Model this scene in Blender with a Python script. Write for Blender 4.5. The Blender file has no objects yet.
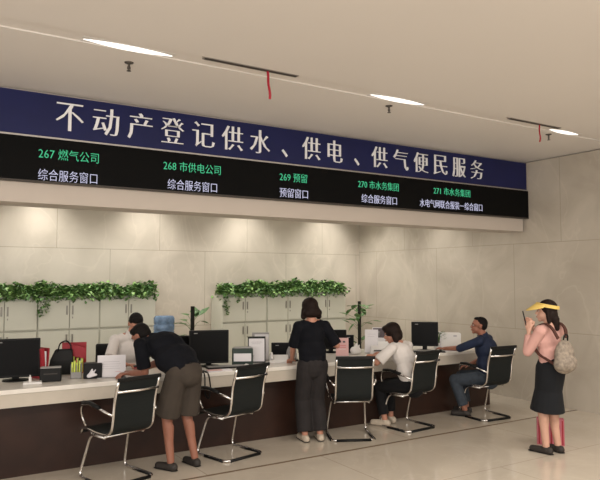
import bpy, bmesh, math, random
from mathutils import Vector as V, Matrix as M
R = math.radians
random.seed(7)
scene = bpy.context.scene
COL = scene.collection

# ------------------------------------------------------------------ camera
F, CH = 640.0, 1.75
PITCH = math.atan(38 / F)
TH = math.atan(1017 * math.cos(PITCH) / F)          # angle between view heading and +X
cd = bpy.data.cameras.new('camera')
cam = bpy.data.objects.new('camera', cd)
COL.objects.link(cam)
cd.sensor_width = 36
cd.lens = 36 * F / 600
cam.location = (0, 0, CH)
cam.rotation_euler = (R(90) + PITCH, 0, TH - R(90))
scene.camera = cam
# ------------------------------------------------------------------ world, light, exposure
w = bpy.data.worlds.new('world')
scene.world = w
w.use_nodes = True
w.node_tree.nodes['Background'].inputs[0].default_value = (1.0, 0.95, 0.89, 1)
w.node_tree.nodes['Background'].inputs[1].default_value = 0.85
def area(name, loc, rot, sx, sy, power, color):
    d = bpy.data.lights.new(name, 'AREA')
    d.shape = 'RECTANGLE'; d.size = sx; d.size_y = sy; d.energy = power; d.color = color
    o = bpy.data.objects.new(name, d); COL.objects.link(o)
    o.location = loc; o.rotation_euler = [R(a) for a in rot]
    return o
area('hall_overhead_fill', (3.6, 1.6, 3.36), (0, 0, 0), 7, 1.2, 110, (1, .93, .85))  # added soft fill for general hall brightness, no fitting modelled here
area('hall_rear_fill', (-4.5, -3, 2.0), (90, 0, -40), 5, 2.6, 110, (1, .95, .9))  # added fill from behind the camera, there is no window
area('clerk_area_fill', (3.5, 8.2, 3.36), (0, 0, 0), 6.5, .9, 22, (1, .97, .92))  # extra fill added to brighten the cabinets and rear walls
scene.view_settings.view_transform = 'Standard'
scene.view_settings.look = 'None'
scene.view_settings.gamma = 1
scene.view_settings.use_curve_mapping = False
scene.view_settings.exposure = 1.1

# ------------------------------------------------------------------ helpers
def mat(name, col, rough=.5, metal=0, var=0, vs=6, spec=.3, coat=0, emit=None, es=1, bump=0, alpha=1, trans=0):
    m = bpy.data.materials.new(name); m.use_nodes = True
    nt = m.node_tree; b = nt.nodes['Principled BSDF']
    b.inputs['Base Color'].default_value = (*col, 1)
    b.inputs['Roughness'].default_value = rough
    b.inputs['Metallic'].default_value = metal
    b.inputs['Specular IOR Level'].default_value = spec
    b.inputs['Coat Weight'].default_value = coat
    b.inputs['Transmission Weight'].default_value = trans
    if emit:
        b.inputs['Emission Color'].default_value = (*emit, 1)
        b.inputs['Emission Strength'].default_value = es
    if var or bump:
        tc = nt.nodes.new('ShaderNodeTexCoord'); nz = nt.nodes.new('ShaderNodeTexNoise')
        nz.inputs['Scale'].default_value = vs; nz.inputs['Detail'].default_value = 5
        nt.links.new(tc.outputs['Object'], nz.inputs['Vector'])
        if var:
            r = nt.nodes.new('ShaderNodeValToRGB')
            r.color_ramp.elements[0].position = .3; r.color_ramp.elements[1].position = .7
            r.color_ramp.elements[0].color = (*[max(0, c * (1 - var)) for c in col], 1)
            r.color_ramp.elements[1].color = (*[min(1, c * (1 + var)) for c in col], 1)
            nt.links.new(nz.outputs['Fac'], r.inputs['Fac']); nt.links.new(r.outputs['Color'], b.inputs['Base Color'])
        if bump:
            bp = nt.nodes.new('ShaderNodeBump'); bp.inputs['Strength'].default_value = bump
            nt.links.new(nz.outputs['Fac'], bp.inputs['Height']); nt.links.new(bp.outputs['Normal'], b.inputs['Normal'])
    return m

def marble(name, axis, c1, c2, grout, bw, bh, off=(0, 0), rough=.25, vein=.25):
    """polished stone tiles: seams from a brick pattern, soft veins from warped noise"""
    m = bpy.data.materials.new(name); m.use_nodes = True
    nt = m.node_tree; b = nt.nodes['Principled BSDF']; N = nt.nodes.new; L = nt.links.new
    tc = N('ShaderNodeTexCoord'); sp = N('ShaderNodeSeparateXYZ'); L(tc.outputs['Object'], sp.inputs[0])
    cb = N('ShaderNodeCombineXYZ')
    a, c = axis
    ax = N('ShaderNodeMath'); ax.operation = 'ADD'; ax.inputs[1].default_value = off[0]; L(sp.outputs[a], ax.inputs[0]); L(ax.outputs[0], cb.inputs[0])
    ay = N('ShaderNodeMath'); ay.operation = 'ADD'; ay.inputs[1].default_value = off[1]; L(sp.outputs[c], ay.inputs[0]); L(ay.outputs[0], cb.inputs[1])
    br = N('ShaderNodeTexBrick'); L(cb.outputs[0], br.inputs['Vector'])
    br.inputs['Scale'].default_value = 1; br.inputs['Brick Width'].default_value = bw; br.inputs['Row Height'].default_value = bh
    br.inputs['Mortar Size'].default_value = .005; br.inputs['Mortar Smooth'].default_value = .3
    br.inputs['Color1'].default_value = (0, 0, 0, 1); br.inputs['Color2'].default_value = (1, 1, 1, 1); br.inputs['Mortar'].default_value = (.5, .5, .5, 1)
    nz = N('ShaderNodeTexNoise'); nz.inputs['Scale'].default_value = 1.1; nz.inputs['Detail'].default_value = 6; nz.inputs['Distortion'].default_value = 1.3
    L(tc.outputs['Object'], nz.inputs['Vector'])
    base = N('ShaderNodeValToRGB'); base.color_ramp.elements[0].position = .32; base.color_ramp.elements[1].position = .68
    base.color_ramp.elements[0].color = (*c1, 1); base.color_ramp.elements[1].color = (*c2, 1)
    L(nz.outputs['Fac'], base.inputs['Fac'])
    n2 = N('ShaderNodeTexNoise'); n2.inputs['Scale'].default_value = .75; n2.inputs['Detail'].default_value = 3; n2.inputs['Distortion'].default_value = 2.2
    mp = N('ShaderNodeMapping'); mp.inputs['Location'].default_value = (3, 7, 1); mp.inputs['Scale'].default_value = (1, 1, .6)
    L(tc.outputs['Object'], mp.inputs[0]); L(mp.outputs[0], n2.inputs['Vector'])
    vr = N('ShaderNodeValToRGB'); e = vr.color_ramp.elements
    e[0].position = .485; e[0].color = (0, 0, 0, 1); e[1].position = .5; e[1].color = (1, 1, 1, 1)
    e2 = vr.color_ramp.elements.new(.515); e2.color = (0, 0, 0, 1)
    L(n2.outputs['Fac'], vr.inputs['Fac'])
    vm = N('ShaderNodeMath'); vm.operation = 'MULTIPLY'; vm.inputs[1].default_value = vein; L(vr.outputs['Color'], vm.inputs[0])
    m1 = N('ShaderNodeMix'); m1.data_type = 'RGBA'; L(vm.outputs[0], m1.inputs[0]); L(base.outputs['Color'], m1.inputs[6])
    m1.inputs[7].default_value = (*[min(1, x * 1.45) for x in c2], 1)
    m2 = N('ShaderNodeMix'); m2.data_type = 'RGBA'; L(br.outputs['Fac'], m2.inputs[0]); L(m1.outputs[2], m2.inputs[6]); m2.inputs[7].default_value = (*grout, 1)
    L(m2.outputs[2], b.inputs['Base Color'])
    b.inputs['Roughness'].default_value = rough
    return m

def link(o, parent=None):
    COL.objects.link(o)
    if parent: o.parent = parent
    return o
def obj(name, bm, m, parent=None, smooth=False, loc=None, bevel=0):
    me = bpy.data.meshes.new(name)
    bmesh.ops.recalc_face_normals(bm, faces=bm.faces)
    bm.to_mesh(me); bm.free()
    if isinstance(m, (list, tuple)):
        for x in m: me.materials.append(x)
    else: me.materials.append(m)
    if smooth:
        for p in me.polygons: p.use_smooth = True
    o = bpy.data.objects.new(name, me); link(o, parent)
    if loc: o.location = loc
    if bevel:
        md = o.modifiers.new('bevel', 'BEVEL'); md.width = bevel; md.segments = 2; md.limit_method = 'ANGLE'
    return o
def tag(o, label, cat, group=None, kind=None):
    if label: o['label'] = label
    if cat: o['category'] = cat
    if group: o['group'] = group
    if kind: o['kind'] = kind
    return o
def struct(name, bm, m, **k):
    o = obj(name, bm, m, **k); o['kind'] = 'structure'; return o
def thing(name, label, cat, loc=(0, 0, 0), rz=0, group=None):
    o = bpy.data.objects.new(name, None); o.empty_display_size = .1; link(o)
    o.location = loc; o.rotation_euler = (0, 0, rz)
    return tag(o, label, cat, group)
def dup(root, loc, rz, label, group=None, name=None):
    r = root.copy(); COL.objects.link(r); r.location = loc; r.rotation_euler = (0, 0, rz); r['label'] = label
    if group: r['group'] = group
    for ch in list(root.children):
        c = ch.copy(); COL.objects.link(c); c.parent = r
        for g in list(ch.children):
            d = g.copy(); COL.objects.link(d); d.parent = c
    return r
def box(bm, x0, x1, y0, y1, z0, z1, mx=None, mi=0):
    vs = [bm.verts.new((x, y, z)) for x in (x0, x1) for y in (y0, y1) for z in (z0, z1)]
    if mx:
        for v in vs: v.co = mx @ v.co
    for f in ((0, 1, 3, 2), (4, 6, 7, 5), (0, 4, 5, 1), (2, 3, 7, 6), (0, 2, 6, 4), (1, 5, 7, 3)):
        fc = bm.faces.new([vs[i] for i in f]); fc.material_index = mi
    return vs
def B(*a, **k):
    bm = bmesh.new(); box(bm, *a, **k); return bm
def frame_dir(d):
    d = V(d).normalized(); a = V((0, 0, 1)) if abs(d.z) < .9 else V((0, 1, 0))
    x = a.cross(d).normalized(); return x, d.cross(x), d
def ring(bm, c, x, y, rx, ry, n):
    return [bm.verts.new(V(c) + x * rx * math.cos(2 * math.pi * i / n) + y * ry * math.sin(2 * math.pi * i / n)) for i in range(n)]
def skin_rings(bm, rs, cap=True):
    n = len(rs[0])
    for a, b in zip(rs, rs[1:]):
        for i in range(n): bm.faces.new((a[i], a[(i + 1) % n], b[(i + 1) % n], b[i]))
    if cap:
        bm.faces.new(rs[0][::-1]); bm.faces.new(rs[-1])
def tube(bm, pts, r, n=8, closed=False):
    pts = [V(p) for p in pts]; rs = []; px = None
    for i, p in enumerate(pts):
        a = pts[max(i - 1, 0)] if not closed else pts[i - 1]
        b = pts[min(i + 1, len(pts) - 1)] if not closed else pts[(i + 1) % len(pts)]
        x, y, d = frame_dir(b - a)
        if px is not None:
            x = (px - d * px.dot(d)).normalized(); y = d.cross(x)
        px = x
        rr = r[i] if isinstance(r, (list, tuple)) else r
        rs.append(ring(bm, p, x, y, rr, rr, n))
    if closed: rs.append(rs[0])
    skin_rings(bm, rs, cap=not closed)
def bez(pts, k=6):
    """rounded polyline: corner smoothing by quadratic arcs"""
    P = [V(p) for p in pts]; out = [P[0]]
    for i in range(1, len(P) - 1):
        a, b, c = P[i - 1], P[i], P[i + 1]
        d = min((b - a).length, (c - b).length) * .45; d = min(d, .07)
        s = b + (a - b).normalized() * d; e = b + (c - b).normalized() * d
        for j in range(k + 1):
            t = j / k; out.append(s * (1 - t) ** 2 + b * 2 * t * (1 - t) + e * t * t)
    out.append(P[-1]); return out
def lathe(bm, prof, n=20, c=(0, 0, 0)):
    rs = [ring(bm, V(c) + V((0, 0, z)), V((1, 0, 0)), V((0, 1, 0)), max(r, .0004), max(r, .0004), n) for r, z in prof]
    skin_rings(bm, rs)
def ell(bm, c, r, mx=None, u=14, v=9):
    mt = M.Translation(V(c)) @ (mx.to_4x4() if mx else M.Identity(4)) @ M.Diagonal((*r, 1))
    bmesh.ops.create_uvsphere(bm, u_segments=u, v_segments=v, radius=1, matrix=mt)
def capsule(bm, a, b, ra, rb, n=14, flat=(False, False), sq=1.0, xdir=None):
    """tapered limb section with round (or flat) ends; sq squashes the section along its second axis"""
    a, b = V(a), V(b); x, y, d = frame_dir(b - a)
    if xdir is not None:
        x = (V(xdir) - d * V(xdir).dot(d)).normalized(); y = d.cross(x)
    rs = []
    if not flat[0]:
        for t in (80, 55, 28): rs.append(ring(bm, a - d * ra * math.sin(R(t)), x, y, ra * math.cos(R(t)), ra * sq * math.cos(R(t)), n))
    rs.append(ring(bm, a, x, y, ra, ra * sq, n)); rs.append(ring(bm, b, x, y, rb, rb * sq, n))
    if not flat[1]:
        for t in (28, 55, 80): rs.append(ring(bm, b + d * rb * math.sin(R(t)), x, y, rb * math.cos(R(t)), rb * sq * math.cos(R(t)), n))
    skin_rings(bm, rs)
def remeshed(name, bm, m, parent, voxel=.008, smooth=6, post=None):
    """merge overlapping shapes into one continuous surface"""
    me = bpy.data.meshes.new('tmp'); bmesh.ops.recalc_face_normals(bm, faces=bm.faces); bm.to_mesh(me); bm.free()
    t = bpy.data.objects.new('tmp', me); COL.objects.link(t)
    r = t.modifiers.new('r', 'REMESH'); r.mode = 'VOXEL'; r.voxel_size = voxel; r.use_smooth_shade = True
    s = t.modifiers.new('s', 'SMOOTH'); s.iterations = smooth; s.factor = .5
    dg = bpy.context.evaluated_depsgraph_get(); dg.update()
    nm = bpy.data.meshes.new_from_object(t.evaluated_get(dg)); nm.name = name
    bpy.data.objects.remove(t); bpy.data.meshes.remove(me)
    nm.materials.clear()
    nm.materials.append(m)
    for p in nm.polygons: p.use_smooth = True
    o = bpy.data.objects.new(name, nm); link(o, parent)
    if post: post(nm)
    return o
def text(name, s, size, m, parent, loc, rot=(90, 0, 0), align='CENTER', width=None, extrude=.004, off=0.0, height=None, bold=0, thin=0, thinx=0):
    c = bpy.data.curves.new('t', 'FONT'); c.body = s; c.size = size; c.extrude = extrude; c.offset = off
    c.resolution_u = 2
    t = bpy.data.objects.new('t', c); COL.objects.link(t)
    dg = bpy.context.evaluated_depsgraph_get(); dg.update()
    me = bpy.data.meshes.new_from_object(t.evaluated_get(dg)); bpy.data.objects.remove(t); me.name = name
    xs = [v.co.x for v in me.vertices]; ys = [v.co.y for v in me.vertices]
    x0, x1, y0, y1 = min(xs), max(xs), min(ys), max(ys)
    sx = width / (x1 - x0) if width else 1
    sy = height / (y1 - y0) if height else 1
    for v in me.vertices:
        v.co.x = (v.co.x - (x0 if align == 'LEFT' else (x0 + x1) / 2)) * sx
        v.co.y = (v.co.y - (y0 + y1) / 2) * sy
    if thin:   # song-style strokes: slimmer horizontals (and, by thinx, adjusted uprights)
        bm = bmesh.new(); bm.from_mesh(me); bmesh.ops.remove_doubles(bm, verts=bm.verts[:], dist=1e-5); bm.normal_update()
        mv = []
        for v in bm.verts:
            side = [fc for fc in v.link_faces if abs(fc.normal.z) < .3]
            if not side: continue
            ny = max((fc.normal.y for fc in side), key=abs); nx = max((fc.normal.x for fc in side), key=abs)
            mv.append((v, -(nx > .6) * thinx + (nx < -.6) * thinx, -(ny > .6) * thin + (ny < -.6) * thin))
        for v, dx, dy in mv: v.co.x += dx; v.co.y += dy
        bm.to_mesh(me); bm.free()
    if bold:   # heavier upright strokes: the glyph outline widened sideways
        bm = bmesh.new(); bm.from_mesh(me); g = bmesh.ops.duplicate(bm, geom=bm.verts[:] + bm.edges[:] + bm.faces[:])
        for e in g['geom']:
            if isinstance(e, bmesh.types.BMVert): e.co.x += bold; e.co.z += .0004
        bm.to_mesh(me); bm.free()
    me.materials.clear(); me.materials.append(m)
    o = bpy.data.objects.new(name, me); link(o, parent); o.location = loc; o.rotation_euler = [R(a) for a in rot]
    return o

# ------------------------------------------------------------------ materials
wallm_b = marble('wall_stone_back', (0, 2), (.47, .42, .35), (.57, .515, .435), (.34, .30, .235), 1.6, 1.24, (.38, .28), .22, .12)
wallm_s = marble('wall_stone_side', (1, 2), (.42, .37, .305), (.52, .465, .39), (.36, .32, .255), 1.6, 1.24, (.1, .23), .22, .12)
floorm = marble('floor_stone', (0, 1), (.50, .44, .36), (.56, .495, .41), (.36, .31, .25), 2.4, 1.2, (0, .67), .13, .1)
borderm = mat('floor_border_stone', (.20, .145, .10), .2, var=.2, vs=9)
ceilm = mat('ceiling_paint', (.76, .725, .69), .6, var=.02, vs=.5)
fasciam = mat('fascia_paint', (.50, .44, .385), .5, var=.02, vs=2)
blue = mat('sign_blue', (.006, .009, .065), .5, var=.1, vs=3)
black = mat('display_black', (.003, .003, .003), .6, spec=.08)
silver = mat('sign_rail', (.45, .42, .4), .35, .9)
letter = mat('letter_white', (.82, .82, .84), .4)
green = mat('led_green', (0, .1, .04), .5, emit=(.03, .23, .115), es=1.0)
white_led = mat('led_white', (.1, .1, .12), .5, emit=(.25, .25, .34), es=1.0)
ctop = mat('counter_white_stone', (.72, .68, .62), .2, var=.03, vs=12)
capron = mat('counter_apron_stone', (.50, .45, .38), .3, var=.04, vs=8)
cbase = mat('counter_dark_wood', (.026, .011, .007), .4, var=.25, vs=5)
cabm = mat('cabinet_enamel', (.58, .575, .49), .4, var=.02, vs=3)
cabdark = mat('cabinet_gap', (.38, .37, .31), .6)
handm = mat('handle_grey', (.30, .285, .25), .35, .7)
leafg = mat('leaf_green', (.18, .30, .095), .45, var=.65, vs=14)
leafd = mat('leaf_dark', (.08, .17, .05), .45, var=.6, vs=20)
trough = mat('trough_white', (.5, .5, .44), .5)
chrome = mat('chrome', (.72, .70, .68), .18, 1)
mesh_black = mat('black_mesh_fabric', (.006, .008, .0075), .8, var=.3, vs=160, bump=.15)
rubber = mat('black_plastic', (.006, .006, .006), .5, spec=.2)
screenm = mat('screen_off', (.003, .003, .0035), .5, spec=.12)
greyp = mat('grey_plastic', (.30, .29, .28), .5)
whitep = mat('white_plastic', (.72, .70, .68), .4)
paper = mat('paper', (.68, .66, .68), .7)
pinkp = mat('pink_paper', (.62, .38, .37), .6)
redm = mat('red_board', (.30, .02, .03), .5)
inkd = mat('ink_dark', (.10, .08, .09), .6)
inkg = mat('ink_grey', (.42, .40, .43), .7)
inkr = mat('ink_red', (.55, .12, .14), .6)
darkgreen = mat('dark_green_plastic', (.02, .035, .028), .35)
water = mat('water_bottle', (.20, .31, .47), .12, var=.35, vs=14, trans=.25)
yelg = mat('yellow_green_paper', (.55, .62, .12), .6, var=.4, vs=25)
brownm = mat('moss_pole', (.015, .014, .01), .9, bump=.6, vs=60)
lampm = mat('lamp_diffuser', (.9, .9, .88), .4, emit=(1, .97, .92), es=.6)
ribbonm = mat('red_ribbon', (.34, .012, .03), .5)
slotm = mat('slot_dark', (.05, .042, .035), .5)
metal_s = mat('sprinkler_metal', (.10, .09, .08), .4, .6)
skin1 = mat('skin_warm', (.42, .20, .135), .5, var=.06, vs=12)
skin2 = mat('skin_tan', (.27, .115, .075), .5, var=.06, vs=12)
skin3 = mat('skin_fair', (.52, .30, .22), .5, var=.06, vs=12)
hairm = mat('hair_black', (.006, .0045, .004), .7, bump=.3, vs=60, spec=.15)
hairb = mat('hair_brown', (.012, .006, .0045), .65, bump=.3, vs=60, spec=.15)
eyew = mat('eye_white', (.45, .42, .40), .3)
irism = mat('iris_dark', (.01, .007, .005), .2)
lipm = mat('lip', (.35, .11, .09), .5)

# ------------------------------------------------------------------ the room
XS, YB, ZC = 7.70, 10.03, 3.42
struct('floor', B(-7, XS + .2, -5, YB + .2, -.1, 0), floorm)
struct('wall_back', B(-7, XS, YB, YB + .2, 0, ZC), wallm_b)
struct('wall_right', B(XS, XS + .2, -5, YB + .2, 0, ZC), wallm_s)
struct('trim_1', B(-7, XS, 5.315, 5.35, 0, .0015), borderm)
# ceiling with a shallow service channel along Y 4.40 - 4.62
bm = bmesh.new()
box(bm, -7, XS + .2, -5, 4.40, ZC, ZC + .1)
box(bm, -7, XS + .2, 4.62, YB + .2, ZC + .012, ZC + .11)
box(bm, -7, XS + .2, 4.40, 4.62, ZC + .022, ZC + .15)
struct('ceiling', bm, ceilm)
# bulkhead that carries the sign
struct('trim_2', B(-7, XS - .06, 6.08, 6.45, 2.42, ZC + .02), fasciam)

def led_text(parent, s1, s2, x0, x1, x2, x3, z1, z2, nh):
    text('window_number', s1, .11, green, parent, (x0, -.062, z1), align='LEFT', width=x1 - x0, height=nh, extrude=.002, thin=.0012, thinx=.0008)
    text('window_name', s2, .11, white_led, parent, (x2, -.062, z2), align='LEFT', width=x3 - x2, height=nh * 1.05, extrude=.002, thin=.0012, thinx=.0008)
sb = thing('sign_board', 'long dark blue board with large white Chinese characters above the counter', 'sign', (0, 6.08, 0))
obj('panel', B(-4, XS - .02, -.045, 0, 3.02, 3.41), blue, sb)
obj('rail', B(-4, XS - .02, -.052, 0, 3.005, 3.02), silver, sb)
for ch, x in zip('不动产登记供水、供电、供气便民服务', [1.305, 1.635, 1.965, 2.295, 2.63, 2.96, 3.29, 3.60, 3.955, 4.285, 4.60, 4.95, 5.29, 5.63, 5.97, 6.31, 6.65]):
    if ch == '、': text('character', ch, .2, letter, sb, (x, -.050, 3.13), extrude=.006, width=.075, height=.085)
    else: text('character', ch, .29, letter, sb, (x, -.050, 3.222), extrude=.006, height=.265, width=.240 if ch != '电' else .205, thin=.0055, thinx=-.0035)
dp = thing('led_display', 'long black electronic display with green window numbers under the blue sign', 'display', (0, 6.08, 0))
obj('screen', B(-4, XS - .005, -.06, 0, 2.615, 3.003), black, dp)
obj('rail', B(-4, XS - .005, -.064, 0, 2.60, 2.615), slotm, dp)
led_text(dp, '267 燃气公司', '综合服务窗口', 1.04, 1.57, 1.04, 1.56, 2.865, 2.672, .10)
led_text(dp, '268 市供电公司', '综合服务窗口', 2.20, 2.82, 2.245, 2.78, 2.865, 2.680, .10)
led_text(dp, '269 预留', '预留窗口', 3.53, 3.89, 3.53, 3.90, 2.865, 2.690, .10)
led_text(dp, '270 市水务集团', '综合服务窗口', 4.61, 5.24, 4.66, 5.21, 2.870, 2.700, .10)
led_text(dp, '271 市水务集团', '水电气网联合报装一综合窗口', 5.83, 6.50, 5.59, 6.73, 2.880, 2.705, .10)

# ------------------------------------------------------------------ ceiling fittings
def spot(x, y, power, tilt=0, rz=0, size=100):
    d = bpy.data.lights.new('downlight_beam', 'SPOT'); d.energy = power; d.spot_size = R(size); d.spot_blend = .9
    d.color = (1, .96, .89); d.shadow_soft_size = .05
    return d
def downlight(x, y, power, label, tx=0, ty=0):
    t = thing('downlight', label, 'ceiling light', (x, y, ZC + .012), 0, 'recessed downlights along the rear walls')
    bm = bmesh.new(); lathe(bm, [(.062, 0), (.078, -.001), (.08, -.008), (.066, -.010), (.062, -.004), (.062, 0)], 24)
    obj('trim_ring', bm, whitep, t, smooth=True)
    bm = bmesh.new(); lathe(bm, [(.058, -.002), (.058, -.005)], 20)
    obj('diffuser', bm, lampm, t)
    d = spot(x, y, power); o = bpy.data.objects.new('beam', d); link(o, t); o.location = (0, 0, -.03)
    o.rotation_euler = (R(tx), R(ty), 0)
for i, (x, lab) in enumerate([(1.75, 'recessed downlight over the cabinets at the far left'), (3.35, 'recessed downlight over the right end of the left cabinets'),
                              (5.1, 'recessed downlight over the left of the long cabinet row'), (6.85, 'recessed downlight in the rear corner over the end cabinet')]):
    downlight(x, 9.45, 55, lab, 6, 0)
for y, lab in [(7.75, 'recessed downlight close to the side wall, above the clerk area'), (9.0, 'recessed downlight by the side wall near the rear corner')]:
    downlight(7.15, y, 45, lab, 0, 6)

def slot(x, label):
    t = thing('air_slot', label, 'ceiling vent', (x, 4.435, ZC), 0, 'linear vents in the ceiling channel')
    obj('frame', B(-.42, .42, -.03, .02, -.004, .05), silver, t)
    bm = bmesh.new()
    for k in range(2): box(bm, -.41, .41, -.024 + k * .02, -.010 + k * .02, -.0055, -.0035)
    obj('vent_gap', bm, slotm, t)
slot(2.345, 'dark linear ceiling vent above the character for water')
slot(5.80, 'dark linear ceiling vent nearest the right wall')
def lamp(x, label, w=.30):
    t = thing('channel_lamp', label, 'ceiling light', (x, 4.60, ZC), 0, 'lamps glowing in the ceiling channel')
    obj('housing', B(-w - .01, w + .01, -.085, .03, .0185, .0215), whitep, t)
    bm = bmesh.new()
    rows = []
    for k in range(13):
        a = -1 + k / 6; hw_ = .006 + .036 * (1 - a * a); z = .017 - .014 * (1 - a * a)
        rows.append([bm.verts.new(p) for p in ((a * w, -.03 - hw_, .0165), (a * w, -.03 - hw_ * .5, z), (a * w, -.03 + hw_ * .5, z), (a * w, -.03 + hw_, .0165), (a * w, -.03 + hw_, .019), (a * w, -.03 - hw_, .019))])
    skin_rings(bm, rows)
    obj('diffuser', bm, lampm, t, smooth=True)
lamp(1.40, 'bright linear lamp in the ceiling at the upper left', .33)
lamp(3.98, 'bright linear lamp in the middle of the ceiling', .33)
lamp(6.50, 'bright linear lamp in the ceiling beside the right wall', .26)
def sprinkler(x, y, label):
    t = thing('sprinkler', label, 'sprinkler', (x, y, ZC + (.012 if y > 4.62 else 0)), 0, 'fire sprinklers under the ceiling')
    bm = bmesh.new(); lathe(bm, [(.036, 0), (.034, -.006), (.012, -.012), (.010, -.02)], 16); obj('escutcheon', bm, metal_s, t, smooth=True)
    bm = bmesh.new(); lathe(bm, [(.009, -.01), (.010, -.05), (.005, -.055), (.004, -.066)], 10)
    tube(bm, bez([(-.009, 0, -.03), (-.014, 0, -.05), (-.002, 0, -.068)]), .0025, 6); tube(bm, bez([(.009, 0, -.03), (.014, 0, -.05), (.002, 0, -.068)]), .0025, 6)
    lathe(bm, [(.018, -.066), (.018, -.069)], 12)
    obj('head', bm, metal_s, t)
sprinkler(1.489, 4.869, 'small dark ceiling sprinkler below the upper left lamp')
sprinkler(4.029, 4.758, 'small dark ceiling sprinkler below the middle lamp')
sprinkler(6.421, 4.72, 'small dark ceiling sprinkler below the lamp by the right wall')
def ribbon(x, L, label, lean):
    bm = bmesh.new(); n = 8; rows = []
    for i in range(n + 1):
        t = i / n; xx = x + lean * t + .004 * math.sin(t * 9); yy = 4.43 + .006 * math.sin(t * 7)
        rows.append([bm.verts.new((xx - .011, yy - .001, ZC - .004 - L * t)), bm.verts.new((xx + .011, yy - .001, ZC - .004 - L * t)), bm.verts.new((xx + .011, yy + .001, ZC - .004 - L * t)), bm.verts.new((xx - .011, yy + .001, ZC - .004 - L * t))])
    skin_rings(bm, rows)
    tag(obj('ribbon', bm, ribbonm), label, 'ribbon', 'red ribbons hanging from the vents')
ribbon(2.485, .225, 'long red ribbon hanging from the vent nearer the left', .02)
ribbon(5.875, .19, 'red ribbon hanging from the vent by the right wall', 0)

# ------------------------------------------------------------------ filing cabinets
CT = 1.44
def cabinet(x, label, w=.83, group='steel cabinets along the back wall', y=9.58):
    t = thing('filing_cabinet', label, 'cabinet', (x, y, 0), 0, group)
    obj('body', B(.002, w - .002, .02, .44, 0, CT), cabm, t)
    bm = bmesh.new(); box(bm, .012, w - .012, .012, .03, 1.005, 1.018); box(bm, w / 2 - .003, w / 2 + .003, .016, .03, .06, CT - .03)
    obj('gap', bm, cabdark, t)
    for (z0, z1, hz) in ((1.03, CT - .015, 1.29), (.05, .995, .88)):
        for s in (0, 1):
            x0 = .012 + s * (w / 2 - .006); x1 = x0 + w / 2 - .018
            dr = obj('door', B(x0, x1, 0, .022, z0, z1), cabm, t, bevel=.003)
            hx = x1 - .032 if s == 0 else x0 + .036
            bm = bmesh.new(); box(bm, hx - .011, hx + .011, -.006, 0, hz - .065, hz + .065); box(bm, hx - .005, hx + .005, -.014, -.006, hz - .05, hz + .05)
            obj('handle', bm, handm, dr)
            if s == 1:
                bm = bmesh.new(); box(bm, hx - .006, hx + .006, -.008, 0, hz - .12, hz - .095); obj('lock', bm, handm, dr)
    return t
CL = [(.84, 'pale steel cabinet behind the left computer, cut by the left edge of the view'), (1.70, 'pale steel cabinet behind the red carrier at the far left'), (2.555, 'pale steel cabinet behind the clerk in white, right end of the left row')]
for x, l in CL: cabinet(x, l, .856)
CR = [(4.54, 'pale steel cabinet beside the water dispenser, left end of the right row'), (5.375, 'pale steel cabinet in the middle of the right row'), (6.21, 'pale steel cabinet behind the standing woman, right end of the right row')]
for x, l in CR: cabinet(x, l, .834)

def ivy(x, w, label, seed, strands=()):
    rnd = random.Random(seed)
    t = thing('ivy_planter', label, 'potted plant', (x, 9.66, CT), 0, 'ivy planters on top of the cabinets')
    bm = bmesh.new(); box(bm, .01, w - .01, -.06, .20, 0, .05); obj('trough', bm, trough, t, bevel=.005)
    bm = bmesh.new()
    def leaf(c, s, mi):
        a = rnd.uniform(0, 2 * math.pi); tilt = rnd.uniform(-1.0, .9)
        rot = M.Rotation(a, 3, 'Z') @ M.Rotation(tilt, 3, 'X')
        pts = [(0, 0, 0), (-.42, .25, .06), (-.36, .65, .03), (0, 1.1, -.12), (.36, .65, .03), (.42, .25, .06), (0, .5, -.05)]
        vs = [bm.verts.new(V(c) + rot @ (V(p) * s)) for p in pts]
        for i in range(6):
            f = bm.faces.new((vs[i], vs[(i + 1) % 6], vs[6])); f.material_index = mi
    for k in range(int(2300 * w)):
        px = rnd.uniform(-.02, w + .02); py = rnd.gauss(0, .085)
        hgt = .235 + .03 * math.sin(px * 5 + seed) + .02 * math.sin(px * 13)
        pz = rnd.uniform(.0, max(.10, hgt - abs(py) * .6))
        leaf((px, py + .03, pz + .01), rnd.uniform(.04, .072), 0 if rnd.random() < .6 else 1)
    for sx, L in strands:
        for k in range(int(L * 150)):
            z = -rnd.uniform(0, 1) * L
            leaf((sx + rnd.gauss(0, .035 * (1 + z / L * .6)), -.125 + rnd.uniform(-.02, .01), z), rnd.uniform(.03, .055), rnd.choice((0, 1, 1)))
    for k in range(int(w * 9)):
        px = rnd.uniform(0, w); leaf((px, -.12, -rnd.uniform(0, .03)), .045, 1)
    obj('foliage', bm, [leafg, leafd], t)
ivy(.86, .82, 'leafy green ivy trough at the left edge of the view', 1)
ivy(1.70, .84, 'leafy green ivy trough with a trailing strand, on the cabinet behind the red carrier', 2, [(.02, .22), (.10, .16)])
ivy(2.555, .84, 'leafy green ivy trough above the clerk in white', 3)
ivy(4.53, .85, 'leafy green ivy trough with thin strands trailing over the cabinet beside the dispenser', 4, [(.02, .2), (.07, .3), (.28, .08)])
ivy(5.375, .84, 'leafy green ivy trough in the middle of the right row', 5)
ivy(6.21, .82, 'leafy green ivy trough above the standing woman', 6)

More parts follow.
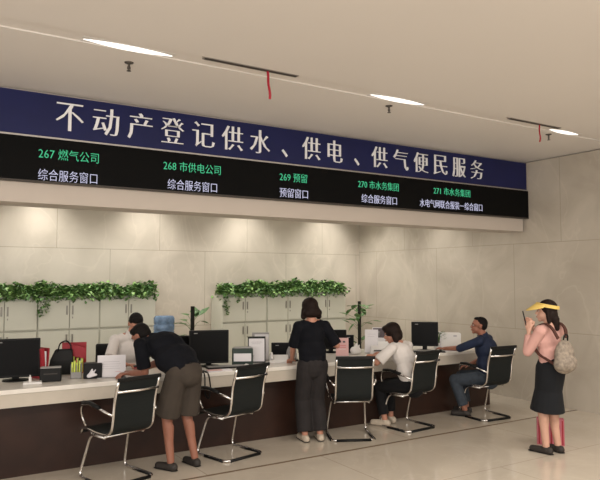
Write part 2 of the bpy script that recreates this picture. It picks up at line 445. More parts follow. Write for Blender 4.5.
# ------------------------------------------------------------------ counter
ZT = .79
ct = thing('service_counter', 'long white-topped service counter with dark brown base running across the hall', 'counter', (0, 6.03, 0))
obj('worktop', B(-4, 7.12, 0, .92, ZT - .04, ZT), ctop, ct, bevel=.004)
obj('apron', B(-4, 7.10, .012, .03, ZT - .155, ZT - .04), capron, ct)
bm = bmesh.new(); box(bm, -4, 7.02, .17, .22, 0, ZT - .04)
for x in (-1, 1, 3, 5, 6.98): box(bm, x, x + .04, .22, .88, 0, ZT - .04)
obj('base_panel', bm, cbase, ct)

# ------------------------------------------------------------------ visitor chairs
def make_chair(label, loc, rz):
    t = thing('visitor_chair', label, 'chair', loc, rz, 'visitor chairs along the counter')
    hw = .20
    prof = [(-.335, .905), (-.30, .80), (-.268, .70), (-.258, .58), (-.235, .465), (-.165, .42), (.0, .412), (.18, .432), (.245, .425), (.27, .38)]
    P = bez([(0, y, z) for y, z in prof], 3)
    for s in (-1, 1):
        bm = bmesh.new(); tube(bm, [(s * hw, p.y, p.z) for p in P], .0125, 8); obj('side_frame', bm, chrome, t, smooth=True)
        bm = bmesh.new()
        tube(bm, bez([(s * (hw + .01), -.262, .60), (s * (hw + .055), -.20, .635), (s * (hw + .06), .05, .665), (s * (hw + .055), .17, .645), (s * (hw + .04), .20, .55), (s * (hw + .01), .17, .455)]), .0105, 8)
        ar = obj('armrest', bm, chrome, t, smooth=True)
        bm = bmesh.new(); tube(bm, bez([(s * (hw + .058), -.13, .655), (s * (hw + .06), .03, .680), (s * (hw + .058), .14, .668)]), .018, 8); obj('arm_pad', bm, rubber, ar, smooth=True)
    # sling split into back and seat
    def sling(name, ps):
        bm = bmesh.new(); rows = []
        for i, p in enumerate(ps):
            a = ps[max(i - 1, 0)]; b = ps[min(i + 1, len(ps) - 1)]; d = (b - a).normalized(); nrm = V((0, -d.z, d.y)) * .006
            rows.append([bm.verts.new(V((x, p.y, p.z)) + nrm * k) for x, k in ((-hw + .004, 1), (hw - .004, 1), (hw - .004, -1), (-hw + .004, -1))])
        skin_rings(bm, rows); return obj(name, bm, mesh_black, t)
    k = len(P) * 5 // 10
    sling('backrest', P[:k + 1]); sling('seat', P[k:])
    bm = bmesh.new(); tube(bm, [(-hw, -.318, .800), (0, -.326, .796), (hw, -.318, .800)], .013, 8); obj('back_crossbar', bm, chrome, t, smooth=True)
    bm = bmesh.new(); box(bm, -hw - .012, hw + .012, -.352, -.328, .885, .918); obj('top_cap', bm, rubber, t, bevel=.006)
    bm = bmesh.new(); tube(bm, [(-hw, .10, .405), (hw, .10, .405)], .011, 8); tube(bm, [(-hw, -.12, .402), (hw, -.12, .402)], .011, 8); obj('seat_crossbar', bm, chrome, t, smooth=True)
    bm = bmesh.new()
    tube(bm, bez([(-.19, -.12, .392), (-.19, .12, .388), (-.225, .245, .014), (-.235, .0, .014), (-.235, -.23, .014), (.235, -.23, .014), (.235, .0, .014), (.225, .245, .014), (.19, .12, .388), (.19, -.12, .392)]), .0125, 8)
    obj('cantilever_base', bm, chrome, t, smooth=True)
    bm = bmesh.new()
    for s in (-1, 1): tube(bm, [(s * .235, .10, .010), (s * .235, -.18, .010)], .0155, 8)
    tube(bm, [(-.19, -.23, .012), (.19, -.23, .012)], .0155, 8)
    obj('floor_glide', bm, rubber, t, smooth=True)
    return t
c0 = make_chair('empty black mesh chair beside the man in shorts, leftmost of the row', (1.70, 5.72, 0), R(15))
dup(c0, (2.87, 5.86, 0), R(14), 'empty black mesh chair between the man in shorts and the standing woman')
dup(c0, (4.31, 5.80, 0), R(-26), 'empty black mesh chair just right of the standing woman')
dup(c0, (5.16, 5.80, 0), R(5), 'black mesh chair holding the woman in a white shirt')
dup(c0, (6.36, 5.70, 0), R(-4), 'black mesh chair holding the man in navy, rightmost of the row')

# ------------------------------------------------------------------ things on the counter
def monitor(label, loc, rz, w=.5, h=.34, z=.12, name='monitor'):
    t = thing(name, label, 'monitor', loc, rz, 'computer screens on the counter')
    obj('screen_case', B(-w / 2, w / 2, -.02, .02, z, z + h), rubber, t, bevel=.006)
    obj('panel', B(-w / 2 + .015, w / 2 - .015, -.0225, -.019, z + .022, z + h - .015), screenm, t)
    obj('logo', B(-w / 2 + .05, -w / 2 + .09, -.0245, -.022, z + h - .035, z + h - .028), greyp, t)
    bm = bmesh.new(); box(bm, -.03, .03, .012, .04, .012, z + h * .5); obj('stand', bm, rubber, t, bevel=.004)
    bm = bmesh.new(); lathe(bm, [(.0, 0), (.115, 0), (.115, .008), (.04, .016), (.0, .016)], 24); obj('foot', bm, rubber, t)
    return t
def keyboard(loc, rz, label):
    t = thing('keyboard', label, 'keyboard', loc, rz)
    obj('case', B(-.21, .21, -.065, .065, 0, .018), rubber, t, bevel=.004)
    bm = bmesh.new()
    for r in range(4):
        for c in range(14): box(bm, -.2 + c * .029, -.2 + c * .029 + .024, -.055 + r * .028, -.055 + r * .028 + .023, .018, .024)
    obj('keys', bm, greyp, t)
monitor('black computer screen at the far left end of the counter, seen nearly edge on', (.98, 6.56, ZT), R(-8), .42, .36, .03)
monitor('large black computer screen in the middle between the man in shorts and the empty chair', (2.92, 6.50, ZT), R(-18), .43, .36, .03)
monitor('black computer screen partly hidden behind the man in shorts', (2.68, 6.76, ZT), R(-4), .46, .27, .05)
monitor('black computer screen behind the right arm of the standing woman', (4.80, 6.86, ZT), R(-30), .40, .25, .04)
monitor('square black computer screen between the woman in white and the man in navy', (5.95, 6.34, ZT), R(-42), .35, .32, .06)
monitor('tilted dark screen left of the standing woman, half behind her elbow', (3.98, 6.72, ZT), R(-30), .26, .16, .02)
monitor('small dark screen behind the pink card', (5.02, 6.78, ZT), R(-30), .14, .20, .02)
keyboard((3.02, 6.28, ZT), R(-10), 'black keyboard in front of the large middle screen')
keyboard((5.88, 6.20, ZT), R(-35), 'black keyboard below the square screen beside the woman in white')

# far left: red folder, small black card reader, carrier bag, pen set
t = thing('red_folder', 'dark red folder standing upright at the far left of the counter', 'folder', (1.20, 6.60, ZT), R(20))
bm = bmesh.new()
for s in (-1, 1): box(bm, -.012 + s * .02, .012 + s * .02 - s * .012, -.1, .1, 0, .29, M.Rotation(s * R(4), 4, 'Y'))
obj('cover', bm, redm, t)
obj('page_block', B(-.012, .012, -.09, .09, .005, .26), paper, t)
t = thing('card_reader', 'squat black card reader box near the left end of the counter', 'card reader', (1.25, 6.34, ZT), R(-14))
obj('housing', B(-.095, .095, -.05, .06, 0, .125), rubber, t, bevel=.01)
obj('top_plate', B(-.09, .09, -.045, .055, .125, .132), greyp, t)
obj('slot', B(-.06, .06, -.053, -.049, .07, .078), slotm, t)
t = thing('hand_sanitizer_tray', 'low white tray of small items before the left screen', 'tray', (1.09, 6.27, ZT), R(-10))
obj('dish', B(-.09, .07, -.05, .05, 0, .02), whitep, t, bevel=.006)
bm = bmesh.new(); lathe(bm, [(.012, .02), (.012, .06), (.006, .065), (.006, .08)], 12, (-.03, 0, 0)); obj('bottle', bm, whitep, t)
t = thing('tote_bag', 'black tote bag with upright loop handles standing on the left of the counter', 'bag', (1.42, 6.74, ZT), R(-12))
bm = bmesh.new()
r0 = [bm.verts.new(p) for p in ((-.12, -.05, 0), (.12, -.05, 0), (.12, .05, 0), (-.12, .05, 0))]
r1 = [bm.verts.new(p) for p in ((-.10, -.045, .14), (.12, -.045, .14), (.12, .045, .14), (-.10, .045, .14))]
r2 = [bm.verts.new(p) for p in ((-.05, -.02, .25), (.11, -.02, .25), (.11, .02, .25), (-.05, .02, .25))]
skin_rings(bm, [r0, r1, r2]); obj('body', bm, rubber, t, bevel=.012)
for y in (-.022, .022):
    bm = bmesh.new(); tube(bm, bez([(-.03, y, .22), (-.01, y, .31), (.05, y, .335), (.09, y, .30), (.10, y, .22)]), .006, 6); obj('handle', bm, rubber, t, smooth=True)
t = thing('red_document_carrier', 'open red carton of documents behind the black tote bag', 'carton', (1.56, 6.80, ZT), R(-16))
bm = bmesh.new(); box(bm, -.11, .12, -.06, .06, 0, .006); box(bm, -.11, -.10, -.06, .06, 0, .31); box(bm, -.11, .12, .054, .06, 0, .30)
vs = [bm.verts.new(p) for p in ((-.11, -.062, .20), (.12, -.062, .14), (.12, -.062, .25), (-.11, -.062, .31), (-.11, -.054, .20), (.12, -.054, .14), (.12, -.054, .25), (-.11, -.054, .31))]
for f in ((0, 1, 2, 3), (4, 7, 6, 5), (0, 4, 5, 1), (1, 5, 6, 2), (2, 6, 7, 3), (3, 7, 4, 0)): bm.faces.new([vs[i] for i in f])
obj('carton', bm, redm, t)
bm = bmesh.new()
for k in range(5): box(bm, -.09 + k * .04, -.07 + k * .04, -.05, .05, .008, .15 + .015 * (k % 3), M.Rotation(R(3 * (k % 2)), 4, 'X'))
obj('paper_stack', bm, yelg, t)
t = thing('tissue_box', 'black box with a crumpled white tissue, left of the white notice card', 'tissue box', (1.62, 6.34, ZT), R(-15))
obj('box', B(-.07, .10, -.06, .06, 0, .145), rubber, t, bevel=.008)
bm = bmesh.new(); rn = random.Random(4); ps = [(-.03, -.075, .02), (.05, -.08, .03), (.075, -.07, .06), (.03, -.078, .075), (.0, -.07, .10), (-.035, -.075, .07)]
capsule(bm, (-.02, -.075, .03), (.045, -.078, .04), .02, .012); capsule(bm, (-.01, -.075, .04), (.01, -.07, .09), .018, .008); capsule(bm, (.02, -.075, .06), (.04, -.07, .085), .01, .006)
remeshed('tissue', bm, paper, t, .005, 3)
t = thing('desk_organizer', 'dark desk organiser crammed with pens and yellow-green papers', 'organiser', (1.51, 6.42, ZT), R(-15))
bm = bmesh.new(); box(bm, -.06, .04, -.05, .05, 0, .006)
for a in (-.06, -.01, .035): box(bm, a, a + .005, -.05, .05, 0, .13)
box(bm, -.06, .04, .045, .05, 0, .13); box(bm, -.06, .04, -.05, -.045, 0, .06); obj('tray', bm, greyp, t)
bm = bmesh.new()
for k in range(4): box(bm, -.055 + k * .022, -.04 + k * .022, -.03, .03, .01, .15 + .012 * (k % 2), M.Rotation(R(6 * (k % 3 - 1)), 4, 'X'))
obj('folded_papers', bm, yelg, t)
for k in range(3):
    bm = bmesh.new(); tube(bm, [(.0 + k * .01, .0, .01), (-.01 + k * .02, -.01, .18)], .004, 6); obj('pen', bm, [inkr, rubber, greyp][k], t)

def card(name, label, loc, rz, w, h, m, marks, thick=.004, tilt=8, base=True, cat='notice'):
    t = thing(name, label, cat, loc, rz)
    T = M.Rotation(R(-tilt), 4, 'X')
    obj('sheet', B(-w / 2, w / 2, -thick / 2, thick / 2, .006, h, T), m, t)
    for (x0, x1, z0, z1, mm) in marks:
        obj('print', B(x0 * w - w / 2, x1 * w - w / 2, -thick / 2 - .0015, -thick / 2 - .0002, z0 * h, z1 * h, T), mm, t)
    if base: obj('base', B(-w / 2, w / 2, -.035, .045, 0, .008), greyp, t)
    return t
card('notice_card', 'wide white notice card with faint text standing before the clerk in white', (1.79, 6.25, ZT), R(-15), .262, .215, paper,
     [(.22, .78, .70, .715, inkg), (.15, .82, .60, .612, inkg), (.2, .75, .50, .512, inkg), (.15, .8, .40, .412, inkg), (.62, .82, .25, .262, inkr)])
card('qr_stand', 'tall white poster in a black frame beside the empty chair', (3.47, 6.42, ZT), R(-27), .20, .30, rubber, [(.06, .94, .07, .92, paper), (.2, .8, .78, .80, inkg), (.2, .7, .72, .735, inkg), (.16, .34, .16, .30, inkd)], .012)
t = thing('desk_terminal', 'dark green desk terminal with a pale label, above the empty chair back', 'terminal', (3.26, 6.36, ZT), R(-27))
bm = bmesh.new()
for z0, z1, d0, d1 in ((0, .19, .05, .07),): box(bm, -.115, .115, -.05, .07, z0, z1)
obj('case', bm, darkgreen, t, bevel=.012)
obj('label_plate', B(-.095, .095, -.055, -.049, .05, .135), paper, t)
obj('top_tray', B(-.09, .09, -.045, .06, .19, .20), greyp, t)
t = thing('paper_rack', 'upright rack of pale forms behind the framed poster', 'paper rack', (3.64, 6.64, ZT), R(-27))
obj('back_plate', B(-.10, .10, .02, .03, 0, .32), greyp, t)
for k in range(3): obj('form', B(-.09 + .01 * k, .085 + .005 * k, -.03 + k * .014, -.024 + k * .014, .01, .25 + .025 * k), [paper, whitep, paper][k], t)
obj('foot', B(-.1, .1, -.05, .06, 0, .01), greyp, t)
t = thing('desk_telephone', 'white desk telephone and keypad beside the framed poster', 'telephone', (3.74, 6.38, ZT), R(-27))
bm = bmesh.new(); vs = [bm.verts.new(p) for p in ((-.11, -.09, 0), (.11, -.09, 0), (.11, .09, 0), (-.11, .09, 0), (-.11, -.09, .02), (.11, -.09, .02), (.11, .09, .075), (-.11, .09, .075))]
for f in ((0, 3, 2, 1), (4, 5, 6, 7), (0, 1, 5, 4), (1, 2, 6, 5), (2, 3, 7, 6), (3, 0, 4, 7)): bm.faces.new([vs[i] for i in f])
obj('case', bm, whitep, t, bevel=.006)
bm = bmesh.new(); S = M.Rotation(math.atan(.055 / .18), 4, 'X')
for r in range(3):
    for c in range(6):
        if c != 3: box(bm, -.06 + c * .025, -.042 + c * .025, -.05 + r * .035, -.026 + r * .035, .036, .042, S)
obj('keypad', bm, inkd, t)
bm = bmesh.new(); tube(bm, bez([(-.085, -.07, .045), (-.085, -.03, .07), (-.085, .05, .095), (-.085, .085, .085)]), .016, 8); obj('handset', bm, whitep, t, smooth=True)
t = thing('desk_camera', 'rounded grey desk scanner just left of the standing woman', 'scanner', (3.93, 6.42, ZT), R(-30))
bm = bmesh.new(); lathe(bm, [(.0, 0), (.06, 0), (.065, .05), (.055, .12), (.035, .16), (.0, .17)], 20); obj('dome', bm, greyp, t, smooth=True)
obj('base', B(-.08, .08, -.06, .06, 0, .015), rubber, t, bevel=.004)
obj('lens', B(-.02, .02, -.068, -.045, .07, .11), rubber, t)

card('pink_card', 'pink and white notice card standing right of the standing woman', (4.66, 6.42, ZT), R(-35), .155, .225, pinkp,
     [(.22, .42, .74, .84, inkd), (.55, .75, .74, .84, inkd), (.2, .8, .58, .61, inkr), (.2, .8, .48, .51, inkr), (.25, .75, .38, .40, paper)])
card('upright_form', 'tall white sheet standing beside the woman in white', (5.18, 6.50, ZT), R(-40), .17, .30, paper, [(.2, .8, .8, .81, inkg), (.2, .7, .7, .71, inkg)])
card('photo_panel', 'small dark photo panel tilted behind the head of the woman in white', (5.48, 6.72, ZT), R(-40), .17, .30, paper, [(.05, .95, .55, .97, inkd), (.2, .6, .62, .84, greyp)])
t = thing('white_printer', 'low white printer between the standing sheet and the woman in white', 'printer', (5.30, 6.44, ZT), R(-35))
bm = bmesh.new(); vs = [bm.verts.new(p) for p in ((-.16, -.12, 0), (.16, -.12, 0), (.16, .12, 0), (-.16, .12, 0), (-.14, -.10, .07), (.14, -.10, .07), (.14, .12, .14), (-.14, .12, .14))]
for f in ((0, 3, 2, 1), (4, 5, 6, 7), (0, 1, 5, 4), (1, 2, 6, 5), (2, 3, 7, 6), (3, 0, 4, 7)): bm.faces.new([vs[i] for i in f])
obj('case', bm, whitep, t, bevel=.01)
obj('paper_tray', B(-.11, .11, -.16, -.10, .02, .026), paper, t)
obj('output_slot', B(-.11, .11, -.122, -.11, .035, .05), slotm, t)
t = thing('crumpled_plastic_bag', 'small crumpled white plastic bag behind the pink card', 'bag', (4.93, 6.50, ZT), 0)
bm = bmesh.new(); capsule(bm, (-.03, 0, .05), (.03, 0, .045), .05, .045); capsule(bm, (0, 0, .08), (.01, 0, .13), .035, .012); capsule(bm, (.03, 0, .07), (.06, .01, .11), .02, .01)
remeshed('bag', bm, whitep, t, .007, 2)
t = thing('white_carton', 'plain white carton on the right end of the counter, left of the man in navy', 'carton', (6.50, 6.42, ZT), R(-38))
obj('carton', B(-.13, .13, -.09, .09, 0, .205), whitep, t, bevel=.004)
obj('end_flap', B(-.15, -.13, -.09, .09, 0, .215), paper, t, bevel=.003)
obj('cut_hole', B(.03, .075, -.092, -.0895, .16, .18), inkg, t)
t = thing('flat_papers', 'loose white papers under the hand of the man in navy', 'papers', (6.22, 6.16, ZT), R(-30))
obj('top_sheet', B(-.10, .11, -.06, .07, .003, .005), paper, t); obj('lower_sheet', B(-.14, .08, -.05, .08, 0, .0028), whitep, t)
t = thing('pink_slip_pad', 'flat pink and white pad on the counter edge right of the man in shorts', 'papers', (2.86, 6.11, ZT), R(-5))
obj('pad', B(-.13, .13, -.05, .05, 0, .012), paper, t); obj('cover', B(-.13, .02, -.055, .02, .012, .016), pinkp, t)
t = thing('red_packet', 'red and white packet beside the hands of the man in shorts', 'packet', (2.06, 6.26, ZT), R(-15))
obj('packet', B(-.045, .055, -.03, .03, 0, .085), redm, t, bevel=.004)
obj('printed_face', B(-.04, .05, -.033, -.0295, .01, .07), pinkp, t)
obj('black_top', B(-.05, .06, -.034, .034, .085, .098), rubber, t)
t = thing('mouse', 'small white computer mouse right of the middle keyboard', 'mouse', (3.24, 6.22, ZT), R(-10))
bm = bmesh.new(); ell(bm, (0, 0, .017), (.03, .05, .0165)); obj('shell', bm, whitep, t, smooth=True); obj('wheel', B(-.004, .004, .02, .036, .028, .036), greyp, t)
t = thing('hanging_cable', 'black cable looping down over the counter edge right of the man in shorts', 'cable')
bm = bmesh.new(); tube(bm, bez([(2.66, 6.15, ZT + .008), (2.66, 6.012, ZT + .006), (2.66, 6.005, .58), (2.70, 6.005, .53), (2.725, 6.006, .62), (2.70, 6.012, ZT + .006), (2.70, 6.15, ZT + .008)]), .0075, 7)
obj('cord', bm, rubber, t, smooth=True)

def potted(label, loc, tall, leaves, seed, pole=True, spread=.16, pot=.10, leaf_s=.09, cat='potted plant', name='potted_plant', poth=.2):
    rnd = random.Random(seed)
    t = thing(name, label, cat, loc)
    bm = bmesh.new(); lathe(bm, [(0, 0), (pot * .72, 0), (pot, poth - .02), (pot * 1.06, poth - .02), (pot * 1.06, poth), (pot * .9, poth), (pot * .88, poth - .03), (0, poth - .03)], 20); obj('pot', bm, whitep, t)
    if pole:
        bm = bmesh.new(); tube(bm, [(0, 0, poth - .03), (0, 0, tall)], .028, 10); obj('moss_pole', bm, brownm, t)
    bs = bmesh.new(); bl = bmesh.new()
    for k in range(leaves):
        a = rnd.uniform(0, 6.28); z = rnd.uniform(poth + .03, tall * .96); rr = rnd.uniform(.05, spread)
        tip = V((math.cos(a) * rr, math.sin(a) * rr, z + rnd.uniform(0, .05)))
        st = V((math.cos(a) * .02, math.sin(a) * .02, max(poth - .02, z - .07)))
        tube(bs, [st, (st + tip) / 2 + V((0, 0, .02)), tip], .003, 5)
        s = leaf_s * rnd.uniform(.7, 1.2); rot = M.Rotation(a - math.pi / 2, 3, 'Z') @ M.Rotation(rnd.uniform(-.9, .7), 3, 'X')
        pts = [(0, 0, 0), (-.33, .28, .05), (-.28, .65, .03), (0, 1.15, -.1), (.28, .65, .03), (.33, .28, .05), (0, .5, -.05)]
        vs = [bl.verts.new(tip + rot @ (V(p) * s)) for p in pts]
        for i in range(6): bl.faces.new((vs[i], vs[(i + 1) % 6], vs[6]))
    obj('stems', bs, leafd, t); obj('leaves', bl, leafd, t)
    return t
potted('small pale-green bushy plant on the counter between the square screen and the white carton', (6.32, 6.50, ZT), .20, 60, 8, False, .09, .05, .045, poth=.07)
# water dispenser and climbing plants behind the clerks
t = thing('water_dispenser', 'white water dispenser with a large blue bottle behind the man in shorts', 'water dispenser', (3.09, 8.35, 0), R(-12))
obj('cabinet', B(-.15, .15, -.15, .15, 0, .90), whitep, t, bevel=.015)
obj('tap_recess', B(-.11, .11, -.153, -.148, .56, .79), greyp, t)
bm = bmesh.new(); lathe(bm, [(.04, .88), (.045, .94), (.135, .98), (.14, 1.03), (.128, 1.04), (.14, 1.05), (.14, 1.12), (.128, 1.13), (.14, 1.14), (.14, 1.21), (.12, 1.24), (0, 1.245)], 28)
obj('bottle', bm, water, t, smooth=True)
potted('tall climbing plant on a dark moss pole right of the water dispenser', (3.48, 8.3, 0), 1.36, 22, 12, True, .22, .14, .17, poth=.28)
potted('climbing plant on a dark moss pole between the standing woman and the woman in white', (6.60, 8.6, 0), 1.36, 36, 5, True, .22, .14, .15, poth=.28)

# clerk chair
t = thing('office_chair', 'black office chair just behind the clerk in white', 'chair', (2.12, 7.40, 0), R(160))
bm = bmesh.new(); box(bm, -.22, .22, -.20, .22, .43, .50); obj('seat', bm, rubber, t, bevel=.02)
bm = bmesh.new(); box(bm, -.20, .20, -.25, -.20, .56, .98); obj('backrest', bm, rubber, t, bevel=.02)
bm = bmesh.new(); tube(bm, bez([(0, -.05, .42), (0, -.26, .42), (0, -.27, .7)]), .02, 8); obj('back_strut', bm, rubber, t)
bm = bmesh.new(); tube(bm, [(0, 0, .08), (0, 0, .43)], .025, 10); obj('column', bm, chrome, t)
for k in range(5):
    a = k * 2 * math.pi / 5; bm = bmesh.new(); tube(bm, [(0, 0, .1), (.26 * math.cos(a), .26 * math.sin(a), .06)], [.025, .015], 8); l = obj('leg', bm, rubber, t)
    bm = bmesh.new(); ell(bm, (.26 * math.cos(a), .26 * math.sin(a), .027), (.027, .02, .027)); obj('caster', bm, rubber, l)

# ------------------------------------------------------------------ people
def ik(a, b, l1, l2, pole):
    a, b = V(a), V(b); d = b - a; D = min(d.length, (l1 + l2) * .999); u = d.normalized()
    x = (l1 * l1 - l2 * l2 + D * D) / (2 * D); h = math.sqrt(max(l1 * l1 - x * x, 0))
    p = V(pole); p = (p - u * p.dot(u)).normalized()
    return a + u * x + p * h, a + u * D
def hand(bm, wr, d, n, thumb, curl=25, k=1.0):
    """wr wrist, d direction of the fingers, n palm normal (the palm looks along n), thumb: side +1/-1"""
    d = V(d).normalized(); n = V(n); n = (n - d * n.dot(d)).normalized(); s = d.cross(n) * thumb
    for i, (off, L, r) in enumerate(((.029, .070, .0085), (.010, .078, .009), (-.010, .072, .0085), (-.028, .056, .0078))):
        kn = wr + d * .085 * k + s * off * k - n * .002
        capsule(bm, wr + s * off * .6 + d * .012, kn, .015, .0125, 8)
        c = R(curl + 6 * i); d1 = d * math.cos(c) + n * math.sin(c); d2 = d * math.cos(2 * c) + n * math.sin(2 * c)
        m1 = kn + d1 * L * .5 * k; capsule(bm, kn, m1, r, r * .95, 8); capsule(bm, m1, m1 + d2 * L * .45 * k, r * .95, r * .8, 8)
    t0 = wr + d * .03 + s * .025; td = (d * .65 + s * .75 + n * .3).normalized(); t1 = t0 + td * .038 * k
    capsule(bm, t0, t1, .014, .011, 8); capsule(bm, t1, t1 + (d * .9 + s * .25 + n * .35).normalized() * .032 * k, .0105, .008, 8)

def person(label, loc, rz, J, skin, top, bottom, shoe, hair, female=False, headk=1.0):
    root = thing('person', label, 'person', loc, rz)
    pel, chest, neck, head = V(J['pelvis']), V(J['chest']), V(J['neck']), V(J['head'])
    sd = V(J.get('sd', (1, 0, 0))).normalized()          # shoulder line, person's right
    hd = V(J.get('hd', (1, 0, 0))).normalized()          # hip line
    f = V(J['face']).normalized(); u = V(J.get('up', (0, 0, 1))); r = f.cross(u).normalized(); u = r.cross(f).normalized()
    H = M((r, f, u)).transposed()                        # head frame
    hp = lambda x, y, z: head + H @ (V((x, y, z)) * headk)
    sw, hw = J.get('sw', .18), J.get('hw', .09)
    spine = (chest - pel).normalized(); fr = spine.cross(sd).normalized() * -1
    T = M((sd, sd.cross(spine) * -1, spine)).transposed() # torso frame
    q = (.92 if female else 1.0) * J.get('bulk', 1)
    bm = bmesh.new()
    # head
    ell(bm, hp(0, -.008, .022), [a * headk for a in (.074, .092, .084)], H); ell(bm, hp(0, .022, -.045), [a * headk for a in (.056, .062, .062)], H)
    ell(bm, hp(0, .062, -.092), [a * headk for a in (.026, .022, .02)], H)
    capsule(bm, hp(0, .080, .005), hp(0, .100, -.030), .009, .013, 8); ell(bm, hp(0, .084, -.063), (.022, .012, .011), H)
    ell(bm, hp(0, .070, .022), (.055, .018, .014), H)
    for s in (-1, 1): ell(bm, hp(s * .074, -.005, -.012), (.010, .02, .031), H)
    qn = .92 if female else 1.0
    capsule(bm, hp(0, -.018, -.06), neck - spine * .02, .052 * qn, .060 * qn)
    # torso
    ell(bm, chest, (sw * .86, .098 * q, .155), T); ell(bm, pel + spine * .14, (.125 * q, .088 * q, .13), T); ell(bm, pel, (hw + .055, .098, .105), T)
    capsule(bm, neck - spine * .03 - sd * sw * .55, neck - spine * .03 + sd * sw * .55, .05, .05)
    arms = []; legs = []
    for s, A in ((1, J['armR']), (-1, J['armL'])):
        sh = neck + sd * s * sw - spine * .055
        el, wr = ik(sh, A[0], J.get('ua', .27), J.get('fa', .235), A[1])
        arms.append((s, sh, el, wr)); capsule(bm, sh, el, .046 * qn, .037 * qn); capsule(bm, el, wr, .037 * qn, .025 * qn)
        hand(bm, wr, A[2], A[3], s * A[5] if len(A) > 5 else s, A[4] if len(A) > 4 else 25)
    for s, A in ((1, J['legR']), (-1, J['legL'])):
        hj = pel + hd * s * hw - V((0, 0, .02))
        kn, an = ik(hj, A[0], J.get('th', .41), J.get('sn', .39), A[1])
        legs.append((s, hj, kn, an, V(A[2]).normalized())); capsule(bm, hj, kn, J.get('tr', .078), .052); capsule(bm, kn, an, .052, .034)
        capsule(bm, kn + (an - kn) * .25 - V(A[1]).normalized() * .012, kn + (an - kn) * .5 - V(A[1]).normalized() * .008, .05, .04)
        fd = V(A[2]).normalized(); capsule(bm, an - V((0, 0, .035)), an + fd * .13 - V((0, 0, .045)), .03, .024)
    body = remeshed('body', bm, skin, root, .0068, 5)
    # eyes and mouth
    for s in (-1, 1):
        b2 = bmesh.new(); ell(b2, hp(s * .030, .0765, -.002), (.0115, .0085, .0062), H, 10, 7); e = obj('eye', b2, eyew, root, smooth=True)
        b2 = bmesh.new(); ell(b2, hp(s * .030, .0845, -.002), (.0055, .004, .0058), H, 8, 6); obj('iris', b2, irism, e, smooth=True)
        b2 = bmesh.new(); capsule(b2, hp(s * .016, .088, .018), hp(s * .044, .078, .019), .0035, .0025, 6); obj('eyebrow', b2, hair['m'], root, smooth=True)
    b2 = bmesh.new(); ell(b2, hp(0, .0955, -.063), (.021, .0045, .0065), H, 10, 7); obj('lips', b2, lipm, root, smooth=True)
    # hair
    b2 = bmesh.new()
    for p in hair['p']:
        if p[0] == 'e': ell(b2, hp(*p[1]), [a * headk for a in p[2]], H @ p[3] if len(p) > 3 else H)
        else: capsule(b2, hp(*p[1]), hp(*p[2]), p[3], p[4])
    remeshed('hair', b2, hair['m'], root, .006, 12)
    # top
    g = .014; b2 = bmesh.new(); m, sl, lo = top['m'], top['sleeve'], top.get('low', 0)
    ell(b2, chest, (sw * .86 + g, .098 * q + g, .165), T); ell(b2, pel + spine * .14, (.132 * q + g, .095 * q + g + .006, .15), T)
    capsule(b2, pel + spine * (.0 - lo), pel + spine * .17, hw + .06 + g, .125 * q + g, 18, (True, False), .72, sd)
    capsule(b2, neck - spine * .035 - sd * sw * .62, neck - spine * .035 + sd * sw * .62, .054, .054)
    if top.get('collar'): capsule(b2, neck - spine * .02, neck + (hp(0, -.018, -.06) - neck) * .45, .075, .066, 14, (False, True))
    for s, sh, el, wr in arms:
        ell(b2, sh, (.062, .062, .062))
        if sl <= 1: capsule(b2, sh, sh + (el - sh) * sl, .058, .056 * top.get('loose', 1), 14, (False, True))
        else:
            capsule(b2, sh, el, .058, .05); capsule(b2, el, el + (wr - el) * (sl - 1), .05, .037 * top.get('loose', 1), 14, (False, True))
    remeshed('top', b2, m, root, .009, 4)
    # trousers or skirt
    b2 = bmesh.new(); k = bottom['kind']; ln = bottom['len']; wd = bottom.get('w', 0)
    capsule(b2, pel - spine * .02, pel + spine * bottom.get('rise', .08), hw + .068, hw + .052, 18, (False, True), .76, hd); ell(b2, pel, (hw + .07, .118, .11), T)
    if k == 'skirt':
        c = (legs[0][1] + legs[1][1]) / 2; e = (legs[0][2] + legs[1][2]) / 2; e2 = e + ((legs[0][3] + legs[1][3]) / 2 - e) * bottom['len']
        capsule(b2, c, c + (e - c) * .6, hw + .088, hw + .074, 18, (False, True), .98, hd)
        capsule(b2, c + (e - c) * .55, e2, hw + .074, hw + .112, 18, (True, True), .98, hd)
    else:
        for s, hj, kn, an, fd in legs:
            if ln <= 1: capsule(b2, hj, hj + (kn - hj) * ln, .098, .078 + wd, 14, (False, True))
            else:
                capsule(b2, hj, kn, .096, .066 + wd * .6); capsule(b2, kn, kn + (an - kn) * (ln - 1), .066 + wd * .6, .052 + wd, 14, (False, True))
    remeshed('skirt' if k == 'skirt' else k, b2, bottom['m'], root, .009, 4)
    # shoes
    for s, hj, kn, an, fd in legs:
        b2 = bmesh.new(); z0 = an.z - .075
        b = V((an.x, an.y, z0)); capsule(b2, b - fd * .035 + V((0, 0, .032)), b + fd * .15 + V((0, 0, .026)), .038, .032, 12, sq=1.1)
        capsule(b2, b + V((0, 0, .045)), an + V((0, 0, -.005 if not shoe.get('low') else -.03)), .04, .037, 12, (False, True))
        s1 = remeshed('shoe', b2, shoe['m'], root, .007, 3)
        b3 = bmesh.new(); capsule(b3, b - fd * .04 + V((0, 0, .006)), b + fd * .16 + V((0, 0, .006)), .036, .034, 12, sq=.14 / 1, xdir=V((-fd.y, fd.x, 0)))
        obj('sole', b3, shoe.get('sole', rubber), s1, smooth=True)
    return root, hp, H, arms, legs

